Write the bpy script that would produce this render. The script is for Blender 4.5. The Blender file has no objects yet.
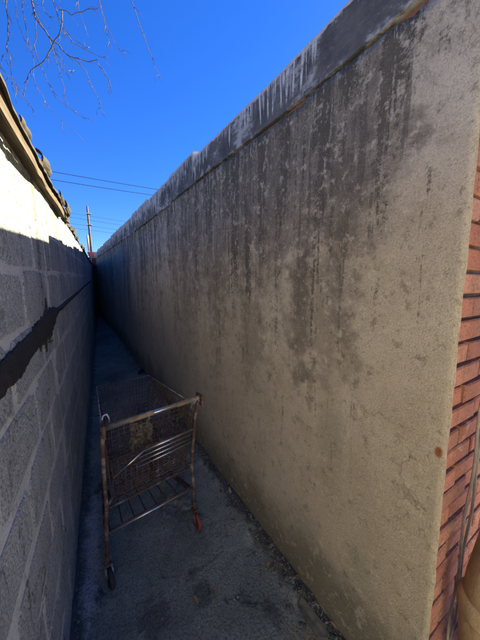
import bpy, math, random
from mathutils import Vector, Matrix, noise
random.seed(7)
R = math.radians
scene = bpy.context.scene
COL = scene.collection

# ------------------------------------------------------------------ camera, sky, sun, exposure
CAM_H = 1.55
cd = bpy.data.cameras.new('camera'); cam = bpy.data.objects.new('camera', cd); COL.objects.link(cam)
cam.location = (0, 0, CAM_H); cam.rotation_euler = (R(82.0), 0, R(-29.5))
cd.sensor_fit = 'HORIZONTAL'; cd.sensor_width = 36.0; cd.lens = 36.0 * 245.0 / 480.0
cd.clip_start = 0.02; cd.clip_end = 2000
scene.camera = cam
SUN_EL, SUN_AZ = 38.2, 70.5          # azimuth from +Y towards +X
w = bpy.data.worlds.new('World'); scene.world = w; w.use_nodes = True
nt = w.node_tree; nt.nodes.clear()
sky = nt.nodes.new('ShaderNodeTexSky'); sky.sky_type = 'NISHITA'; sky.sun_disc = False
sky.sun_elevation = R(SUN_EL); sky.sun_rotation = R(SUN_AZ)
sky.altitude = 1200; sky.air_density = 1.0; sky.dust_density = 0.1; sky.ozone_density = 3.0
hs = nt.nodes.new('ShaderNodeHueSaturation'); hs.inputs['Saturation'].default_value = 1.3; hs.inputs['Value'].default_value = 1.0
bg = nt.nodes.new('ShaderNodeBackground'); bg.inputs['Strength'].default_value = 0.05
wo = nt.nodes.new('ShaderNodeOutputWorld')
nt.links.new(sky.outputs[0], hs.inputs['Color'])
tn = nt.nodes.new('ShaderNodeMix'); tn.data_type = 'RGBA'; tn.blend_type = 'MULTIPLY'; tn.inputs[0].default_value = 1.0; tn.inputs[7].default_value = (0.185, 0.205, 0.325, 1)
nt.links.new(hs.outputs[0], tn.inputs[6]); nt.links.new(tn.outputs[2], bg.inputs[0])
nt.links.new(bg.outputs[0], wo.inputs[0])
sd = bpy.data.lights.new('sun', 'SUN'); sd.energy = 2.4; sd.angle = R(0.53); sd.color = (1.0, 0.84, 0.54)
sun = bpy.data.objects.new('sun', sd); COL.objects.link(sun)
D = Vector((math.cos(R(SUN_EL)) * math.sin(R(SUN_AZ)), math.cos(R(SUN_EL)) * math.cos(R(SUN_AZ)), math.sin(R(SUN_EL))))
sun.rotation_euler = D.to_track_quat('Z', 'Y').to_euler(); sun.location = (6, 2, 9)
vs = scene.view_settings
vs.view_transform = 'Standard'; vs.look = 'None'; vs.gamma = 1.0; vs.use_curve_mapping = False; vs.exposure = 4.05
scene.cycles.max_bounces = 12; scene.cycles.diffuse_bounces = 8

# ------------------------------------------------------------------ helpers
def zg(y): return 0.03 * (min(max(y, 1.0), 16.0) - 1.0)     # the alley climbs a little
RW = [(-1.0, .93), (.262, .851), (.533, .834), (1.043, .802), (2.167, .714), (3.392, .63), (6.169, .41), (8.623, .182), (9.87, .065), (12.0, -.10), (13.5, -.12)]
def xr(y):                                                 # face of the stucco wall
    for (a, xa), (b, xb) in zip(RW[:-1], RW[1:]):
        if y <= b: return xa + (xb - xa) * (y - a) / (b - a)
    return RW[-1][1]
XL = -0.22
def lean(z): return -.012 + .021 * z                         # the corner of the brick front is a little out of plumb
def nz(x, y=0, z=0): return noise.noise(Vector((x, y, z)))

class MB:
    def __init__(s): s.v = []; s.f = []; s.uv = []; s.smooth = True
    def quadgrid(s, pts):                                   # pts[i][j]
        b = len(s.v); n = len(pts[0])
        for row in pts: s.v += [tuple(p) for p in row]
        for i in range(len(pts) - 1):
            for j in range(n - 1):
                s.f.append((b + i * n + j, b + (i + 1) * n + j, b + (i + 1) * n + j + 1, b + i * n + j + 1))
        return s
    def box(s, x0, x1, y0, y1, z0, z1):
        b = len(s.v)
        s.v += [(x, y, z) for x in (x0, x1) for y in (y0, y1) for z in (z0, z1)]
        s.f += [tuple(b + i for i in q) for q in ((0, 1, 3, 2), (4, 6, 7, 5), (0, 4, 5, 1), (2, 3, 7, 6), (0, 2, 6, 4), (1, 5, 7, 3))]
        return s
    def tube(s, pts, r, n=6, cap=True):
        pts = [Vector(p) for p in pts]; m = len(pts)
        rad = r if isinstance(r, (list, tuple)) else [r] * m
        b = len(s.v); t0 = None; u = None
        for i, p in enumerate(pts):
            t = (pts[min(i + 1, m - 1)] - pts[max(i - 1, 0)])
            t = t.normalized() if t.length > 1e-9 else Vector((0, 0, 1))
            if u is None:
                u = t.cross(Vector((0, 0, 1)) if abs(t.z) < .9 else Vector((1, 0, 0))).normalized()
            else:
                u = (u - t * u.dot(t)).normalized()
            w_ = t.cross(u)
            for k in range(n):
                a = 2 * math.pi * k / n
                s.v.append(tuple(p + (u * math.cos(a) + w_ * math.sin(a)) * rad[i]))
        for i in range(m - 1):
            for k in range(n):
                k2 = (k + 1) % n
                s.f.append((b + i * n + k, b + i * n + k2, b + (i + 1) * n + k2, b + (i + 1) * n + k))
        if cap:
            s.f.append(tuple(b + k for k in reversed(range(n)))); s.f.append(tuple(b + (m - 1) * n + k for k in range(n)))
        return s
    def lathe(s, prof, center, axis='x', n=20):              # prof: (offset along axis, radius)
        b = len(s.v); c = Vector(center)
        for (o, r) in prof:
            for k in range(n):
                a = 2 * math.pi * k / n; ca, sa = math.cos(a) * r, math.sin(a) * r
                s.v.append(tuple(c + (Vector((o, ca, sa)) if axis == 'x' else Vector((ca, sa, o)))))
        for i in range(len(prof) - 1):
            for k in range(n):
                k2 = (k + 1) % n
                s.f.append((b + i * n + k, b + i * n + k2, b + (i + 1) * n + k2, b + (i + 1) * n + k))
        return s
    def mesh(s, name, smooth=True, uv=None):
        me = bpy.data.meshes.new(name); me.from_pydata(s.v, [], s.f); me.validate(); me.update()
        if smooth: me.polygons.foreach_set('use_smooth', [True] * len(me.polygons))
        if uv:
            l = me.uv_layers.new(name='UVMap')
            for lp in me.loops: l.data[lp.index].uv = uv(me.vertices[lp.vertex_index].co)
        return me
def link(name, me, mat, parent=None, keep_world=True):
    o = bpy.data.objects.new(name, me); COL.objects.link(o)
    if mat and not me.materials: me.materials.append(mat)
    if parent:
        o.parent = parent
        if keep_world: o.matrix_parent_inverse = parent_world(parent).inverted()
    return o
def parent_world(p):
    m = Matrix.LocRotScale(p.location, p.rotation_euler, p.scale)
    return parent_world(p.parent) @ p.matrix_parent_inverse @ m if p.parent else m
def tag(o, label=None, cat=None, group=None, kind=None):
    if label: o['label'] = label
    if cat: o['category'] = cat
    if group: o['group'] = group
    if kind: o['kind'] = kind
    return o
def empty(name, loc, label, cat, rz=0, group=None):
    o = bpy.data.objects.new(name, None); COL.objects.link(o); o.location = loc; o.rotation_euler = (0, 0, rz)
    o.empty_display_size = .1
    return tag(o, label, cat, group)

# ------------------------------------------------------------------ materials
class NT:
    def __init__(s, name):
        s.m = bpy.data.materials.new(name); s.m.use_nodes = True; s.t = s.m.node_tree; s.n = s.t.nodes; s.n.clear()
        s.out = s.n.new('ShaderNodeOutputMaterial'); s.b = s.n.new('ShaderNodeBsdfPrincipled')
        s.t.links.new(s.b.outputs[0], s.out.inputs[0]); s.co = s.n.new('ShaderNodeTexCoord')
        s.P = s.co.outputs['Object']
    def L(s, a, b): s.t.links.new(a, b)
    def set(s, sock, v):
        if hasattr(v, 'links') or isinstance(v, bpy.types.NodeSocket): s.L(v, sock)
        else: sock.default_value = v
    def map(s, scale=(1, 1, 1), loc=(0, 0, 0), src=None):
        n = s.n.new('ShaderNodeMapping'); s.L(src or s.P, n.inputs[0]); n.inputs['Scale'].default_value = scale; n.inputs['Location'].default_value = loc
        return n.outputs[0]
    def noise(s, scale, detail=4, rough=.55, v=None, dist=0):
        n = s.n.new('ShaderNodeTexNoise'); s.L(v or s.P, n.inputs['Vector']); n.inputs['Scale'].default_value = scale
        n.inputs['Detail'].default_value = detail; n.inputs['Roughness'].default_value = rough; n.inputs['Distortion'].default_value = dist
        return n.outputs['Fac']
    def voro(s, scale, v=None, feature='F1', out='Distance', rnd=1):
        n = s.n.new('ShaderNodeTexVoronoi'); n.feature = feature; s.L(v or s.P, n.inputs['Vector']); n.inputs['Scale'].default_value = scale
        n.inputs['Randomness'].default_value = rnd
        return n.outputs[out]
    def ramp(s, f, *stops):
        n = s.n.new('ShaderNodeValToRGB'); s.L(f, n.inputs[0]); e = n.color_ramp.elements
        while len(e) < len(stops): e.new(.5)
        for k, (p, c) in zip(e, stops):
            k.position = p; k.color = (c, c, c, 1) if not isinstance(c, tuple) else (*c, 1)
        return n.outputs[0]
    def mr(s, f, a, b, c=0, d=1, smooth=True):
        n = s.n.new('ShaderNodeMapRange'); n.interpolation_type = 'SMOOTHSTEP' if smooth else 'LINEAR'; s.set(n.inputs[0], f)
        n.inputs[1].default_value = a; n.inputs[2].default_value = b; n.inputs[3].default_value = c; n.inputs[4].default_value = d
        return n.outputs[0]
    def math(s, op, a, b=0.0, clamp=False):
        n = s.n.new('ShaderNodeMath'); n.operation = op; n.use_clamp = clamp; s.set(n.inputs[0], a); s.set(n.inputs[1], b)
        return n.outputs[0]
    def mix(s, f, a, b, mode='MIX'):
        n = s.n.new('ShaderNodeMix'); n.data_type = 'RGBA'; n.blend_type = mode
        s.set(n.inputs[0], f)
        for i, c in ((6, a), (7, b)):
            if isinstance(c, tuple): n.inputs[i].default_value = (*c, 1)
            else: s.L(c, n.inputs[i])
        return n.outputs[2]
    def xyz(s, v=None):
        n = s.n.new('ShaderNodeSeparateXYZ'); s.L(v or s.P, n.inputs[0]); return n.outputs
    def rnd(s): return s.n.new('ShaderNodeObjectInfo').outputs['Random']
    def bump(s, h, strength=.5, dist=.01, prev=None):
        n = s.n.new('ShaderNodeBump'); n.inputs['Strength'].default_value = strength; n.inputs['Distance'].default_value = dist
        s.L(h, n.inputs['Height'])
        if prev: s.L(prev, n.inputs['Normal'])
        return n.outputs[0]
    def done(s, col, rough=.9, normal=None, metal=0.0, spec=.3):
        s.set(s.b.inputs['Base Color'], (*col, 1) if isinstance(col, tuple) else col)
        s.set(s.b.inputs['Roughness'], rough); s.set(s.b.inputs['Metallic'], metal)
        s.b.inputs['Specular IOR Level'].default_value = spec
        if normal: s.L(normal, s.b.inputs['Normal'])
        return s.m

def m_stucco():
    t = NT('stained_stucco'); x, y, z = t.xyz()
    big = t.noise(1.3, 4, .6); mid = t.noise(7, 5, .65)
    base = t.mix(t.mr(big, .35, .65), (.51, .43, .335), (.61, .525, .42))
    base = t.mix(t.mr(mid, .3, .75, 0, .6), base, (.42, .34, .24))
    # pale washed streaks
    pv = t.noise(1.0, 3, .6, t.map((1, 7, .45), (0, 3.1, 0)), .3)
    base = t.mix(t.mr(pv, .55, .75, 0, .55), base, (.64, .555, .42))
    # soot streaks running down from the cap
    s1 = t.noise(1.0, 5, .62, t.map((1, 3.2, .28)), .5)
    s2 = t.noise(1.0, 5, .65, t.map((1, 15, .7), (0, 9, 0)), .6)
    s3 = t.noise(1.0, 3, .6, t.map((1, 38, 1.6), (0, 1, 4)), .4)
    brk = t.math('ADD', t.math('MULTIPLY', t.noise(14, 5, .7), .5), t.math('MULTIPLY', t.noise(70, 4, .75), .5))
    hgt = t.mr(z, .2, 2.4, -.34, .13, False)                      # more under the cap
    near = t.mr(y, .28, .75, -.24, 0)                             # the corner end is cleaner
    a1 = t.math('ADD', t.math('ADD', s1, hgt), near)
    a1 = t.math('ADD', a1, t.math('MULTIPLY', t.math('SUBTRACT', brk, .5), .8))
    m1 = t.mr(a1, .36, .60, 0, .66)
    a2 = t.math('ADD', t.math('ADD', t.math('ADD', s2, t.math('MULTIPLY', hgt, .8)), t.math('MULTIPLY', near, .6)), t.math('MULTIPLY', t.math('SUBTRACT', brk, .5), .75))
    m2 = t.mr(a2, .52, .60, 0, .80)
    a3 = t.math('ADD', t.math('ADD', t.math('ADD', s3, t.math('MULTIPLY', hgt, .6)), t.math('MULTIPLY', near, .4)), t.math('MULTIPLY', t.math('SUBTRACT', brk, .5), .7))
    m3 = t.math('MULTIPLY', t.mr(a3, .55, .63, 0, .6), t.mr(y, 1.6, 3.2, 1, .35))
    c = t.mix(m1, base, (.135, .112, .09)); c = t.mix(m2, c, (.068, .058, .050)); c = t.mix(m3, c, (.085, .075, .064))
    # flaked light runs inside the dark zone
    fl = t.noise(1.0, 5, .7, t.map((1, 26, 3.2), (0, 5, 2)), .7)
    c = t.mix(t.math('MULTIPLY', t.mr(t.math('ADD', fl, t.math('MULTIPLY', t.math('SUBTRACT', brk, .5), .6)), .60, .65), t.mr(z, 1.0, 2.0)), c, (.52, .45, .35))
    # damp green-grey foot
    ft = t.math('ADD', t.math('SUBTRACT', z, t.math('MULTIPLY', y, .03)), t.math('MULTIPLY', t.math('SUBTRACT', t.noise(3.5, 5, .65), .5), .9))
    c = t.mix(t.mr(ft, .05, .42, .72, 0), c, (.115, .112, .085))
    # trowelled repair patches and rust weeps
    def spot(cy, cz, ry, rz_, nsc=30, amp=1.1):
        dy = t.math('DIVIDE', t.math('SUBTRACT', y, cy), ry); dz = t.math('DIVIDE', t.math('SUBTRACT', z, cz), rz_)
        d = t.math('SQRT', t.math('ADD', t.math('MULTIPLY', dy, dy), t.math('MULTIPLY', dz, dz)))
        d = t.math('ADD', d, t.math('MULTIPLY', t.math('SUBTRACT', t.noise(nsc, 4, .6), .5), amp))
        return t.mr(d, .45, 1.1, 1, 0)
    for (cy, cz, ry, rz_, colr, k) in ((.50, .42, .055, .10, (.40, .365, .28), .5), (.50, 1.60, .045, .055, (.50, .43, .30), .6), (.62, 1.63, .028, .03, (.46, .40, .30), .5),
                                       (3.1, 1.62, .10, .16, (.52, .47, .38), .7), (.66, .92, .09, .16, (.36, .325, .25), .35),
                                       (.90, 1.52, .03, .16, (.42, .37, .28), .5)):
        c = t.mix(t.math('MULTIPLY', spot(cy, cz, ry, rz_), min(1, k * 1.5)), c, colr)
    for (cy, cz, ry, rz_, k) in ((1.05, 1.95, .55, .45, .55), (.62, 1.95, .22, .30, .40), (.86, 1.35, .06, .50, .50), (.78, 1.15, .03, .22, .45), (1.9, 1.9, .5, .5, .35), (.60, 1.28, .05, .16, .25), (.78, 1.45, .22, .38, .45), (1.25, 1.25, .12, .4, .4), (2.3, 1.5, .3, .5, .3)):
        c = t.mix(t.math('MULTIPLY', spot(cy, cz, ry, rz_, 11, 2.4), k), c, (.125, .105, .085))
    c = t.mix(spot(.292, 1.055, .012, .022, 60, .6), c, (.30, .10, .03))
    c = t.mix(t.math('MULTIPLY', spot(.322, 1.05, .018, .010, 60, .5), .8), c, (.58, .54, .45))
    # thin cream lip at the corner arris
    lip = t.math('ADD', y, t.math('MULTIPLY', t.math('SUBTRACT', t.noise(22, 3, .6), .5), .016))
    c = t.mix(t.mr(lip, .266, .278, .75, 0), c, (.52, .46, .33))
    # mottled worn skin, hairline cracks
    c = t.mix(t.mr(t.noise(26, 6, .75), .54, .64, 0, .55), c, (.66, .58, .45)); c = t.mix(t.mr(t.noise(21, 6, .78, t.map((1, 1, 1), (3, 5, 9))), .55, .64, 0, .5), c, (.15, .125, .095))
    wn = t.n.new('ShaderNodeTexNoise'); wn.inputs['Scale'].default_value = 3.0; wn.inputs['Detail'].default_value = 5; t.L(t.P, wn.inputs['Vector'])
    wm = t.n.new('ShaderNodeVectorMath'); wm.operation = 'MULTIPLY_ADD'; t.L(wn.outputs['Color'], wm.inputs[0]); wm.inputs[1].default_value = (.5, .5, .5); t.L(t.P, wm.inputs[2])
    crk = t.math('MULTIPLY', t.mr(t.voro(1.5, wm.outputs[0], 'DISTANCE_TO_EDGE'), .0, .006, 1, 0), t.mr(t.noise(2.3, 3, .5), .48, .58))
    c = t.mix(t.math('MULTIPLY', crk, .38), c, (.06, .05, .04))
    # grain of the sand
    g = t.noise(215, 4, .85); g2 = t.voro(130)
    c = t.mix(t.mr(g, .34, .58, .75, 0), c, t.mix(.5, c, (.05, .042, .032))); c = t.mix(t.math('MULTIPLY', t.mr(g2, .0, .34, .65, 0), t.mr(t.noise(50, 3, .6), .45, .65)), c, (.66, .60, .50))
    dk = t.noise(120, 3, .7); c = t.mix(t.mr(dk, .60, .72, 0, .45), c, (.06, .05, .04))
    n = t.bump(t.noise(4, 4, .6), .45, .04); n = t.bump(t.noise(1.0, 4, .6, t.map((1, 3, 14)), 1.2), .3, .012, n); n = t.bump(t.noise(34, 6, .75), .4, .008, n); n = t.bump(t.noise(230, 4, .85), .9, .005, n); n = t.bump(t.voro(190), .35, .004, n)
    return t.done(c, .93, n, spec=.18)

def weather(t, wv, c, k=1.0):
    x, y, z = t.xyz(wv)
    br = t.math('MULTIPLY', t.math('SUBTRACT', t.noise(38, 5, .75, wv), .5), .6)
    run = t.math('ADD', t.noise(1.0, 5, .65, t.map((1, 13, .8), (0, 2, 0), src=wv), .5), t.math('ADD', br, t.mr(z, 1.2, 2.2, -.12, .06, False)))
    c = t.mix(t.mr(run, .50, .66, 0, .78 * k), c, (.075, .068, .055))
    c = t.mix(t.mr(t.noise(11, 6, .75, wv), .54, .66, 0, .5 * k), c, (.15, .135, .11))
    wn = t.n.new('ShaderNodeTexNoise'); wn.inputs['Scale'].default_value = 6.0; wn.inputs['Detail'].default_value = 5; t.L(wv, wn.inputs['Vector'])
    wm = t.n.new('ShaderNodeVectorMath'); wm.operation = 'MULTIPLY_ADD'; t.L(wn.outputs['Color'], wm.inputs[0]); wm.inputs[1].default_value = (.2, .2, .2); t.L(wv, wm.inputs[2])
    crk = t.math('MULTIPLY', t.mr(t.voro(2.6, wm.outputs[0], 'DISTANCE_TO_EDGE'), .0, .010, 1, 0), t.mr(t.noise(4, 3, .5, wv), .42, .54))
    return t.mix(t.math('MULTIPLY', crk, .7 * k), c, (.03, .027, .022))

def m_block(name, a, b, grain=1.0):
    t = NT(name); r = t.rnd(); x, y, z = t.xyz()
    wv = t.n.new('ShaderNodeNewGeometry').outputs['Position']
    c = t.mix(r, a, b)
    c = t.mix(t.mr(t.noise(2.2, 5, .65, wv), .35, .7, 0, .6), c, tuple(k * .58 for k in a))
    st = t.noise(1.0, 4, .6, t.map((1, 20, .9), src=wv)); c = t.mix(t.mr(st, .55, .75, 0, .35), c, tuple(k * .45 for k in a))
    c = weather(t, wv, c)
    g = t.noise(165, 4, .8, wv); v = t.voro(95, t.map((1, 1, 1), src=wv))
    c = t.mix(t.mr(g, .36, .54, .85 * grain, 0), c, tuple(k * .24 for k in a)); c = t.mix(t.math('MULTIPLY', t.mr(v, .05, .36, .9 * grain, 0), t.mr(t.noise(60, 2, .5, wv), .42, .6)), c, (.66, .64, .58))
    n = t.bump(t.noise(16, 5, .7, wv), .5, .012); n = t.bump(g, .9 * grain, .007, n); n = t.bump(v, .7 * grain, .006, n)
    return t.done(c, .94, n, spec=.2)

def m_simple(name, a, b, scale=6, rough=.85, bsc=60, bst=.4, bd=.004, metal=0., stretch=(1, 1, 1), spec=.3, rnd=0., world=True):
    t = NT(name); wv = t.n.new('ShaderNodeNewGeometry').outputs['Position'] if world else t.P
    v = t.map(stretch, src=wv)
    c = t.mix(t.mr(t.noise(scale, 6, .65, v), .3, .7), a, b)
    if rnd: c = t.mix(t.math('MULTIPLY', t.rnd(), rnd), c, tuple(k * .5 for k in a))
    n = t.bump(t.noise(bsc, 4, .7, v), bst, bd)
    return t.done(c, rough, n, metal, spec)

def m_ground():
    t = NT('worn_asphalt'); x, y, z = t.xyz()
    c = t.mix(t.mr(t.noise(2.0, 6, .65), .35, .68), (.17, .195, .165), (.32, .345, .29))
    c = t.mix(t.mr(t.noise(9, 5, .7), .5, .72, 0, .6), c, (.10, .115, .10))
    c = t.mix(t.mr(t.noise(5, 6, .75, t.map((1, 1, 1), (4, 7, 0)), 1.2), .57, .66, 0, .85), c, (.04, .04, .04))
    # dust and lime wash beside the walls
    dw = t.math('ADD', t.math('SUBTRACT', x, .52), t.math('ADD', t.math('MULTIPLY', y, .062), t.math('MULTIPLY', t.math('SUBTRACT', t.noise(6, 5, .7), .5), .5)))
    c = t.mix(t.mr(dw, .10, .42, 0, .55), c, (.27, .245, .20))
    sx = t.math('DIVIDE', t.math('ADD', x, .155), .055); sy = t.math('DIVIDE', t.math('SUBTRACT', y, 1.52), .42)
    dd = t.math('ADD', t.math('SQRT', t.math('ADD', t.math('MULTIPLY', sx, sx), t.math('MULTIPLY', sy, sy))), t.math('MULTIPLY', t.math('SUBTRACT', t.noise(24, 6, .75), .5), 2.2))
    c = t.mix(t.mr(dd, .5, 1.15, .75, 0), c, (.52, .52, .50))
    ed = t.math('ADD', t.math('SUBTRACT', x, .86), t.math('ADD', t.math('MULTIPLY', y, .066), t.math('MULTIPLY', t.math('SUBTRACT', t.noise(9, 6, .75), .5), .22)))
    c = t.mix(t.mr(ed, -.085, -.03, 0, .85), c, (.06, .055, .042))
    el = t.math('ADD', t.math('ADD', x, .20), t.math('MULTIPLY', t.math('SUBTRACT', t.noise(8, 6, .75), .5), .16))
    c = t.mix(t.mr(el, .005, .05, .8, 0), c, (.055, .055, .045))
    for (cx, cy, rx, ry) in ((.60, .76, .055, .075), (.58, .64, .03, .03), (.12, 1.02, .10, .12), (.30, 2.9, .16, .25), (.35, 1.0, .05, .09), (.1, 4.2, .2, .35), (.45, 1.75, .05, .1)):
        qx = t.math('DIVIDE', t.math('SUBTRACT', x, cx), rx); qy = t.math('DIVIDE', t.math('SUBTRACT', y, cy), ry)
        q = t.math('ADD', t.math('SQRT', t.math('ADD', t.math('MULTIPLY', qx, qx), t.math('MULTIPLY', qy, qy))), t.math('MULTIPLY', t.math('SUBTRACT', t.noise(17, 5, .7), .5), 3.0))
        c = t.mix(t.mr(q, .35, 1.0, .6, 0), c, (.05, .053, .05))
    wn = t.n.new('ShaderNodeTexNoise'); wn.inputs['Scale'].default_value = 5.0; wn.inputs['Detail'].default_value = 6; t.L(t.P, wn.inputs['Vector'])
    wm = t.n.new('ShaderNodeVectorMath'); wm.operation = 'MULTIPLY_ADD'; t.L(wn.outputs['Color'], wm.inputs[0]); wm.inputs[1].default_value = (.35, .35, 0); t.L(t.P, wm.inputs[2])
    crk = t.math('MULTIPLY', t.mr(t.voro(1.9, wm.outputs[0], 'DISTANCE_TO_EDGE'), .0, .012, 1, 0), t.mr(t.noise(3, 3, .5), .45, .55))
    c = t.mix(t.math('MULTIPLY', crk, .45), c, (.03, .03, .028))
    g = t.noise(120, 4, .8); v = t.voro(75)
    c = t.mix(t.mr(g, .34, .56, .8, 0), c, (.05, .05, .05)); c = t.mix(t.mr(v, 0, .25, .6, 0), c, (.34, .33, .31))
    v2 = t.voro(28); c = t.mix(t.mr(v2, .035, .07, .8, 0), c, (.42, .41, .38))
    n = t.bump(t.noise(11, 5, .65), .5, .02); n = t.bump(crk, -.6, .01, n); n = t.bump(g, .8, .005, n); n = t.bump(v, .6, .005, n)
    return t.done(c, t.mr(t.noise(3, 4, .6), .3, .7, .62, .9), n, spec=.35)

def m_cap():                                                     # black bitumen with silver paint runs; uv = metres along, metres below the top
    t = NT('bitumen_with_paint_runs'); uvv = t.co.outputs['UV']; u, v, _ = t.xyz(uvv)
    c = t.mix(t.mr(t.noise(5, 6, .7, uvv), .3, .7), (.042, .040, .040), (.12, .113, .108))
    c = t.mix(t.mr(t.noise(60, 4, .7, uvv), .58, .7, 0, .6), c, (.20, .185, .17))
    ln = t.noise(1.0, 2, .5, t.map((32, 0, 0), src=uvv)); env = t.noise(1.0, 3, .55, t.map((2.6, 0, 0), (3.3, 0, 0), src=uvv))
    wob = t.math('ADD', u, t.math('MULTIPLY', t.math('SUBTRACT', t.noise(9, 3, .6, uvv), .5), .012))
    cmb = t.n.new('ShaderNodeCombineXYZ'); t.L(wob, cmb.inputs[0]); t.L(t.math('MULTIPLY', v, .035), cmb.inputs[1])
    fine = t.noise(1.0, 1, .5, t.map((78, 78, 0), src=cmb.outputs[0]))
    far = t.mr(u, 1.2, 3.2, 0, .10)
    cl = t.math('MULTIPLY', t.mr(u, .78, .98), t.mr(u, 1.28, 1.5, 1, 0))
    length = t.math('ADD', t.math('MULTIPLY', t.math('MAXIMUM', t.mr(env, .40, .62), cl), t.mr(ln, .34, .70, .0, .27)), t.math('SUBTRACT', far, .012))
    length = t.math('MINIMUM', length, t.mr(u, 1.5, 3.0, .165, .30))
    run = t.math('MULTIPLY', t.mr(t.math('SUBTRACT', length, v), -.012, .03), t.math('MULTIPLY', t.mr(fine, .43, .53), t.mr(t.noise(30, 5, .75, uvv), .30, .55)))
    edge = t.mr(t.math('SUBTRACT', t.math('MULTIPLY', t.noise(14, 5, .7, uvv), .06), v), 0, .006)
    patch = t.math('MULTIPLY', t.mr(t.noise(4.5, 6, .75, t.map((1, 1.3, 1), (9.2, 0, 0), src=uvv)), .50, .62), .6)
    tot = t.math('MAXIMUM', t.math('MAXIMUM', run, t.math('MULTIPLY', edge, .8)), patch)
    sil = t.mix(t.noise(50, 3, .7, uvv), (.36, .36, .37), (.62, .62, .63))
    c = t.mix(t.math('MULTIPLY', tot, .95), c, sil)
    n = t.bump(t.noise(40, 5, .7, uvv), .6, .006); n = t.bump(tot, .4, .004, n)
    return t.done(c, .8, n, spec=.3)

def m_rust(name='rusty_chrome', rust=.75):
    t = NT(name); wv = t.P
    k = t.mr(t.noise(14, 5, .7, wv), .62 - rust * .5, .95 - rust * .5)
    rc = t.mix(t.noise(60, 4, .7, wv), (.045, .026, .020), (.115, .055, .034))
    c = t.mix(k, (.50, .49, .48), rc)
    n = t.bump(t.noise(180, 4, .7, wv), .4, .001)
    return t.done(c, t.mr(k, 0, 1, .28, .85), n, t.mr(k, 0, 1, .95, .1), .4)

M = {}
M['stucco'] = m_stucco()
M['block'] = m_block('concrete_block', (.41, .435, .445), (.46, .485, .485))
M['render'] = m_block('thin_cement_wash', (.35, .375, .375), (.40, .42, .415), .8)
def m_mortar():
    t = NT('smeared_mortar'); wv = t.n.new('ShaderNodeNewGeometry').outputs['Position']
    c = weather(t, wv, t.mix(t.mr(t.noise(8, 6, .65, wv), .3, .7), (.39, .405, .405), (.47, .485, .48)), .6)
    g = t.noise(200, 3, .75, wv); c = t.mix(t.mr(g, .34, .5, .45, 0), c, (.10, .10, .095))
    n = t.bump(t.noise(30, 5, .7, wv), .5, .008); n = t.bump(g, .5, .004, n)
    return t.done(c, .93, n, spec=.2)
M['mortar'] = m_mortar()
M['tar'] = m_simple('black_tar', (.007, .007, .009), (.022, .022, .025), 26, .6, 45, 1.0, .012, spec=.45)
M['felt'] = m_simple('roofing_felt', (.012, .011, .010), (.035, .030, .025), 9, .9, 70, .5, .004)
M['old_board'] = m_simple('weathered_board', (.03, .024, .018), (.095, .073, .05), 10, .9, 40, .7, .004, stretch=(6, .6, 6))
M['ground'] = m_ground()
M['concrete'] = m_simple('pale_concrete', (.46, .43, .38), (.56, .53, .47), 3, .9, 80, .4, .004)
M['gate'] = m_simple('shade_gate_board', (.030, .026, .024), (.060, .05, .042), 6, .9, 40, .5, .004, stretch=(8, 8, .6))  # near-black so the deep shade of the alley end is in the colour
M['cap'] = m_cap()
def m_brick():
    t = NT('red_brick'); r = t.rnd(); wv = t.n.new('ShaderNodeNewGeometry').outputs['Position']
    c = t.ramp(r, (0, (.33, .125, .09)), (.35, (.41, .185, .135)), (.6, (.36, .145, .105)), (.85, (.45, .24, .18)), (1, (.24, .095, .075)))
    c = t.mix(t.mr(t.noise(22, 6, .75, wv), .5, .68, 0, .6), c, (.24, .115, .08)); c = t.mix(t.mr(t.noise(9, 6, .75, wv), .58, .68, 0, .6), c, (.52, .40, .30))
    c = t.mix(t.mr(t.noise(120, 3, .8, wv), .36, .52, .6, 0), c, (.12, .055, .04))
    n = t.bump(t.noise(60, 5, .75, wv), .8, .006); n = t.bump(t.noise(220, 3, .8, wv), .7, .003, n)
    return t.done(c, .92, n, spec=.2)
M['brick'] = m_brick()
M['brick_core'] = m_simple('old_brick_core', (.30, .115, .07), (.20, .10, .07), 9, .9, 60, .6, .005)
M['joint'] = m_simple('dark_joint', (.045, .038, .032), (.12, .10, .085), 14, .95, 60, .6, .006)
M['clay'] = m_simple('buff_painted_pipe', (.25, .165, .09), (.46, .33, .19), 11, .75, 60, .6, .005, stretch=(1.6, 1.6, .5), spec=.3)
M['cable'] = m_simple('grey_cable', (.30, .27, .24), (.44, .40, .36), 20, .7, 90, .2, .001)
M['wire'] = m_simple('black_wire', (.012, .012, .013), (.02, .02, .02), 5, .7, 50, .1, .001)
M['rim'] = m_rust('half_rusted_rim', .5); M['rust'] = m_rust('rusty_wire', .95); M['chrome'] = m_rust('worn_chrome', .28); M['frame'] = m_rust('rusting_tube', .80)
M['grip'] = m_simple('yellowed_grip', (.26, .21, .14), (.12, .09, .06), 30, .7, 80, .4, .002)
M['red_rubber'] = m_simple('red_wheel', (.30, .055, .05), (.17, .05, .045), 24, .55, 60, .3, .002)
M['black_rubber'] = m_simple('black_wheel', (.02, .02, .02), (.045, .042, .04), 24, .75, 60, .3, .002)
M['scrap'] = m_simple('tan_plastic', (.13, .105, .075), (.055, .042, .030), 18, .6, 60, .3, .002)
M['film'] = m_simple('grey_film', (.20, .20, .19), (.13, .13, .125), 16, .5, 60, .3, .002)
M['bark'] = m_simple('grey_bark', (.04, .03, .022), (.085, .064, .047), 14, .9, 50, .6, .006)
M['pole'] = m_simple('pole_wood', (.05, .04, .034), (.085, .068, .055), 6, .9, 30, .5, .01, stretch=(8, 8, .6))
M['pebble'] = m_simple('rubble', (.16, .15, .13), (.34, .31, .26), 14, .92, 90, .5, .003)
M['dark_rubble'] = m_simple('dark_rubble', (.05, .048, .042), (.15, .14, .115), 14, .92, 90, .5, .003)
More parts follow.
